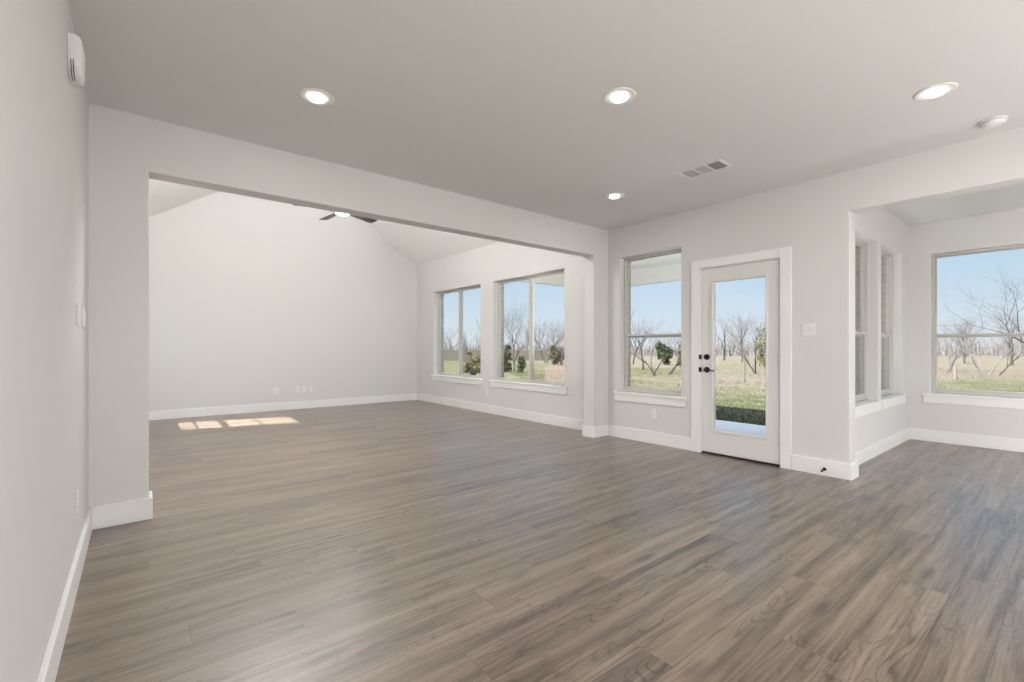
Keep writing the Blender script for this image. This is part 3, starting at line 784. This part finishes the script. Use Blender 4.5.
while s < ln - .15: fbox(b, s, s + .138, 0, .02, .03, 1.10 + random.uniform(-.012, .012)); s += .15
obj('boards', b, M_FENCE, t)
b = new_bm()
for z in (.25, .85): fbox(b, 0, ln, .02, .06, z, z + .09)
obj('rails', b, M_FENCE, t)
k = 0
while k * 2.4 < ln:
    b = new_bm(); fbox(b, k * 2.4, k * 2.4 + .1, .02, .12, 0, 1.12); obj('post', b, M_FENCE, t); k += 1

# ------------------------------------------------------------------ trees
def grow(bt, bw, p, d, L_, r, depth, rng, spread=.6, up=.12, twig_at=2, kids=(2, 4)):
    """limbs into bt, fine twigs into bw"""
    n = 3; q = p.copy(); dd = d.copy(); rr = r
    bm = bt if depth >= twig_at else bw
    mids = []
    for i in range(n):
        dd = (dd + Vector((rng.uniform(-.16, .16), rng.uniform(-.16, .16), rng.uniform(-.06, .14)))).normalized()
        q2 = q + dd * L_ / n; r2 = rr * .84
        cyl(bm, q, q2, rr, r2, n=6 if depth >= 3 else (4 if depth >= twig_at else 3), caps=False)
        q = q2; rr = r2; mids.append((q.copy(), dd.copy(), rr))
    if depth == 0: return
    for k in range(rng.randint(*kids)):
        src = mids[-1] if k < 2 else mids[rng.randint(0, 1)]
        ax = Vector((rng.gauss(0, 1), rng.gauss(0, 1), rng.gauss(0, .55))).normalized()
        nd = (src[1] + ax * spread * rng.uniform(.7, 1.3) + Vector((0, 0, up))).normalized()
        grow(bt, bw, src[0], nd, L_ * rng.uniform(.66, .86), src[2] * .72, depth - 1, rng, spread, up, twig_at, kids)
def bare_tree(px, depth, height, seed, label, bark=M_BARK, twig=M_TWIG, stems=1, lean=(0, 0), spread=.62, levels=6, r=None, kids=(2, 3), name='bare_tree', group=None, up=.12, fan=.45):
    rng = random.Random(seed); p = at(px, depth) if not isinstance(px, Vector) else px
    t = thing(name, p[:], label, 'tree', group)
    bt, bw = new_bm(), new_bm(); r = r or height * .018
    for s in range(stems):
        a = 2 * PI * s / stems + rng.random()
        dd = Vector((lean[0], lean[1], 1)) if stems == 1 else Vector((fan * math.cos(a) + lean[0], fan * math.sin(a) + lean[1], 1))
        grow(bt, bw, p + Vector((rng.uniform(-.1, .1), rng.uniform(-.1, .1), -.05)) * (stems > 1), dd.normalized(), height * .27, r, levels, rng, spread, up, 3, kids)
    obj('trunk', bt, bark, t, recalc=False); obj('twigs', bw, twig, t, recalc=False)
    return t
def bush(px, depth, w, h, seed, label, m=M_CEDAR, n=2600, name='cedar_bush', z0=0.05, leaf=.055):
    rng = random.Random(seed); p = at(px, depth)
    t = thing(name, p[:], label, 'bush')
    b = new_bm()
    lob = []
    for _ in range(22):
        zz = rng.uniform(.12, .95); k_ = math.sin(PI * (.12 + .74 * zz)) * .78
        lob.append((rng.uniform(-1, 1) * w * .5 * k_, rng.uniform(-1, 1) * w * .5 * k_, h * zz, rng.uniform(.12, .25)))
    for _ in range(n):
        cx, cy, cz, rr = rng.choice(lob)
        v = Vector((rng.gauss(0, 1), rng.gauss(0, 1), rng.gauss(0, 1))).normalized() * rng.uniform(.3, 1.25)
        c = p + Vector((cx + v.x * rr * w * .8, cy + v.y * rr * w * .8, max(z0, cz + v.z * rr * h * .75)))
        e1 = Vector((rng.gauss(0, 1), rng.gauss(0, 1), rng.gauss(0, 1))).normalized(); e2 = e1.cross(Vector((rng.gauss(0, 1), rng.gauss(0, 1), rng.gauss(0, 1)))).normalized()
        s = leaf * rng.uniform(.6, 1.5)
        b.faces.new([b.verts.new(c + e1 * s), b.verts.new(c - e1 * s * .4 + e2 * s * .5), b.verts.new(c - e1 * s * .4 - e2 * s * .5)])
    obj('foliage', b, m, t, recalc=False)
    b = new_bm(); cyl(b, p - Vector((0, 0, .03)), p + Vector((0, 0, h * .5)), .05, .02, n=7)
    for k in range(9):
        a = rng.random() * 6.28; cyl(b, p + Vector((0, 0, h * .1)), p + Vector((math.cos(a) * w * .5, math.sin(a) * w * .5, h * rng.uniform(.5, 1.05))), .022, .005, n=5)
    obj('stems', b, M_BARK, t, recalc=False)
    return t

# behind the near twin window
bare_tree(514, 26.0, 4.9, 11, 'tall slender bare tree in the left pane of the near twin window', spread=.6, kids=(3, 4), levels=6, r=.06)
bush(505.5, 26.3, .80, 1.5, 12, 'dark green cedar bush left of the tall slender tree', n=2400)
bush(521, 25.4, .55, .85, 13, 'small dark cedar shrub right of the tall slender tree', n=1400)
bare_tree(546, 42.0, 5.8, 14, 'broad round bare tree in front of the wooden fence', spread=.8, kids=(3, 4), stems=3, levels=5, r=.06)
bare_tree(533, 46.0, 5.2, 15, 'pale bare tree standing beyond the window mullion', spread=.7, kids=(2, 4), levels=5)
bare_tree(561, 36.0, 3.6, 16, 'bare tree leaning over the red dirt path', spread=.7, kids=(2, 4), levels=5, stems=2)
bush(555, 37.0, 1.2, 1.5, 17, 'olive bush beside the dirt path in front of the fence', M_CEDARY, n=1500, name='olive_bush', leaf=.09)
# behind the far twin window
bush(473, 22.0, 1.5, 1.3, 18, 'yellow green tangled bush in the right pane of the far twin window', M_CEDARY, n=2400, name='tangled_bush', leaf=.05)
bare_tree(474, 21.6, 1.9, 19, 'low bare shrub with splayed branches in front of the yellow green bush', stems=4, bark=M_BARKD, spread=.8, levels=4, name='bare_shrub')
bare_tree(484, 45.0, 5.0, 20, 'bare tree rising behind the yellow green bush', spread=.6, levels=5, kids=(2, 4))
bare_tree(466, 50.0, 4.4, 21, 'slim bare tree left of the one behind the yellow green bush', spread=.6, levels=5, kids=(2, 4))
bare_tree(448, 56.0, 4.6, 22, 'bare tree behind the fence in the left pane of the far twin window', spread=.6, levels=5, kids=(2, 4))
# window beside the door
bare_tree(655, 22.6, 3.3, 23, 'dark bare tree with splayed trunks behind the double hung window', stems=3, bark=M_BARKD, r=.036, spread=.7, levels=6, kids=(2, 3), fan=.7)
bare_tree(668, 24.0, 3.6, 24, 'leaning dark bare tree right of the splayed one', stems=2, bark=M_BARKD, r=.036, lean=(.5, -.5), spread=.7, levels=6, kids=(2, 3), fan=.5)
bare_tree(643, 29.0, 4.3, 25, 'thin bare tree left of the splayed dark tree', bark=M_BARKD, lean=(.2, -.1), levels=6)
bare_tree(633, 38.0, 5.0, 26, 'grey bare tree at the left side of the double hung window', levels=5, kids=(3, 4))
bush(664, 37.0, 1.4, 1.75, 27, 'rounded green cedar behind the dark splayed tree', n=2200, leaf=.09)
bush(681, 32.0, 1.1, 1.2, 28, 'olive cedar at the right side of the double hung window', M_CEDARY, n=1400, name='olive_bush', leaf=.08)
# through the door
bare_tree(757, 24.5, 3.8, 29, 'dark bare tree forking low, seen through the door glass', stems=2, bark=M_BARKD, r=.042, lean=(-.3, .3), spread=.65, levels=6, kids=(2, 4), fan=.5)
bush(767, 24.0, 1.5, 2.3, 30, 'yellow green cedar at the right side of the door glass', M_CEDARY, n=2600, name='yellow_cedar')
bare_tree(724, 50.0, 6.4, 31, 'slim bare tree far out in the field left in the door glass', bark=M_BARKD, levels=6)
bare_tree(742, 44.0, 6.0, 32, 'grey bare tree in the middle of the door glass', levels=5, kids=(3, 4))
p = at(745, 17.6)
t = thing('field_post', p[:], 'thin dark metal fence post standing alone in the dry field', 'post')
b = new_bm(); cyl(b, p - Vector((0, 0, .05)), p + Vector((0, 0, .98)), .013, .012, n=8); obj('shaft', b, M_BARKD, t)
b = new_bm(); cyl(b, p + Vector((0, 0, .98)), p + Vector((0, 0, 1.02)), .028, .015, n=8); obj('cap', b, M_BLACK, t)
# nook window
bare_tree(984, 21.5, 4.0, 33, 'pale trunked bare tree in the middle of the nook window', stems=3, bark=M_BARKL, r=.035, spread=.7, levels=6, kids=(2, 3), fan=.35)
bare_tree(975, 21.0, 2.4, 34, 'pale leaning bare tree left of the three stemmed one', bark=M_BARKL, r=.035, lean=(-.25, .3), levels=5)
bare_tree(999, 23.0, 3.0, 35, 'dark bare tree leaning right in the nook window', bark=M_BARKD, r=.038, lean=(.7, -.75), spread=.6, levels=6, kids=(2, 4))
bare_tree(948, 26.0, 4.1, 36, 'arching bare tree at the left side of the nook window', bark=M_BARK, lean=(.3, -.5), spread=.7, levels=6, kids=(2, 4))
bare_tree(1072, 12.5, 4.6, 37, 'large dark bare tree reaching in from beyond the nook window', bark=M_BARKD, twig=M_BARKD, spread=.75, levels=6, kids=(2, 4), lean=(-.25, .25), r=.07)
bare_tree(965, 40, 5.4, 38, 'grey bare tree far behind the arching one', levels=5, kids=(3, 4))
bare_tree(1012, 36, 5.6, 39, 'grey bare tree far behind the pale trunks', levels=5, kids=(3, 4))
p = at(955, 20.5)
b = new_bm(); cyl(b, p - Vector((0, 0, .05)), p + Vector((.03, 0, .62)), .07, .05, n=9); tag(obj('tree_stump', b, M_BARKL), 'pale cut tree stump at the left side of the nook window', 'stump')

# grey brown scrub filling the horizon, nobody could count it
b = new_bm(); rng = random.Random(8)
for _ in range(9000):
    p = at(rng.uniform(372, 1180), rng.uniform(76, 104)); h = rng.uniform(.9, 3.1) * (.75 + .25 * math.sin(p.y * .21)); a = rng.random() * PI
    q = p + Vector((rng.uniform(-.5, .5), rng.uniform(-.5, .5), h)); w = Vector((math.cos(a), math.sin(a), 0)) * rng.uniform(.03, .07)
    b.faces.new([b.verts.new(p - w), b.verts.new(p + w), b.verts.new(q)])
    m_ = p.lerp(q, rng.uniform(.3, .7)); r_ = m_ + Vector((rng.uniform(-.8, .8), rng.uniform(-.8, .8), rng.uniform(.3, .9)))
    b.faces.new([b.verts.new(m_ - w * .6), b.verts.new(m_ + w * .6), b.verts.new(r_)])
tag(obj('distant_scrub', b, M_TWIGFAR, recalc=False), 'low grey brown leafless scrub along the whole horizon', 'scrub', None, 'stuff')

# distant tree line: three kinds copied
far = []
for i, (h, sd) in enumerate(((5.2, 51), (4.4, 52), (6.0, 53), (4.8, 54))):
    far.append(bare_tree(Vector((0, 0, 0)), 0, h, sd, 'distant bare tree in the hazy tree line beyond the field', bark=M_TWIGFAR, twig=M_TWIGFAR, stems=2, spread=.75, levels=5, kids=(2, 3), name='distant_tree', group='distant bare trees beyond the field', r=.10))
rng = random.Random(77)
def copy_tree(o, loc, rz):
    c = o.copy(); C.objects.link(c); c.location = loc; c.rotation_euler = (0, 0, rz)
    for ch in o.children:
        q = ch.copy(); C.objects.link(q); q.parent = c
    return c
spots = []
for k in range(96):
    spots.append((395 + k * 7.2 + rng.uniform(-3, 3), rng.uniform(72, 98)))
for k, (px, dep) in enumerate(spots):
    if 572 < px < 618 or 775 < px < 846 or 880 < px < 925: continue
    p = at(px, dep); src = far[k % 4]
    copy_tree(src, p, rng.random() * 6.28)
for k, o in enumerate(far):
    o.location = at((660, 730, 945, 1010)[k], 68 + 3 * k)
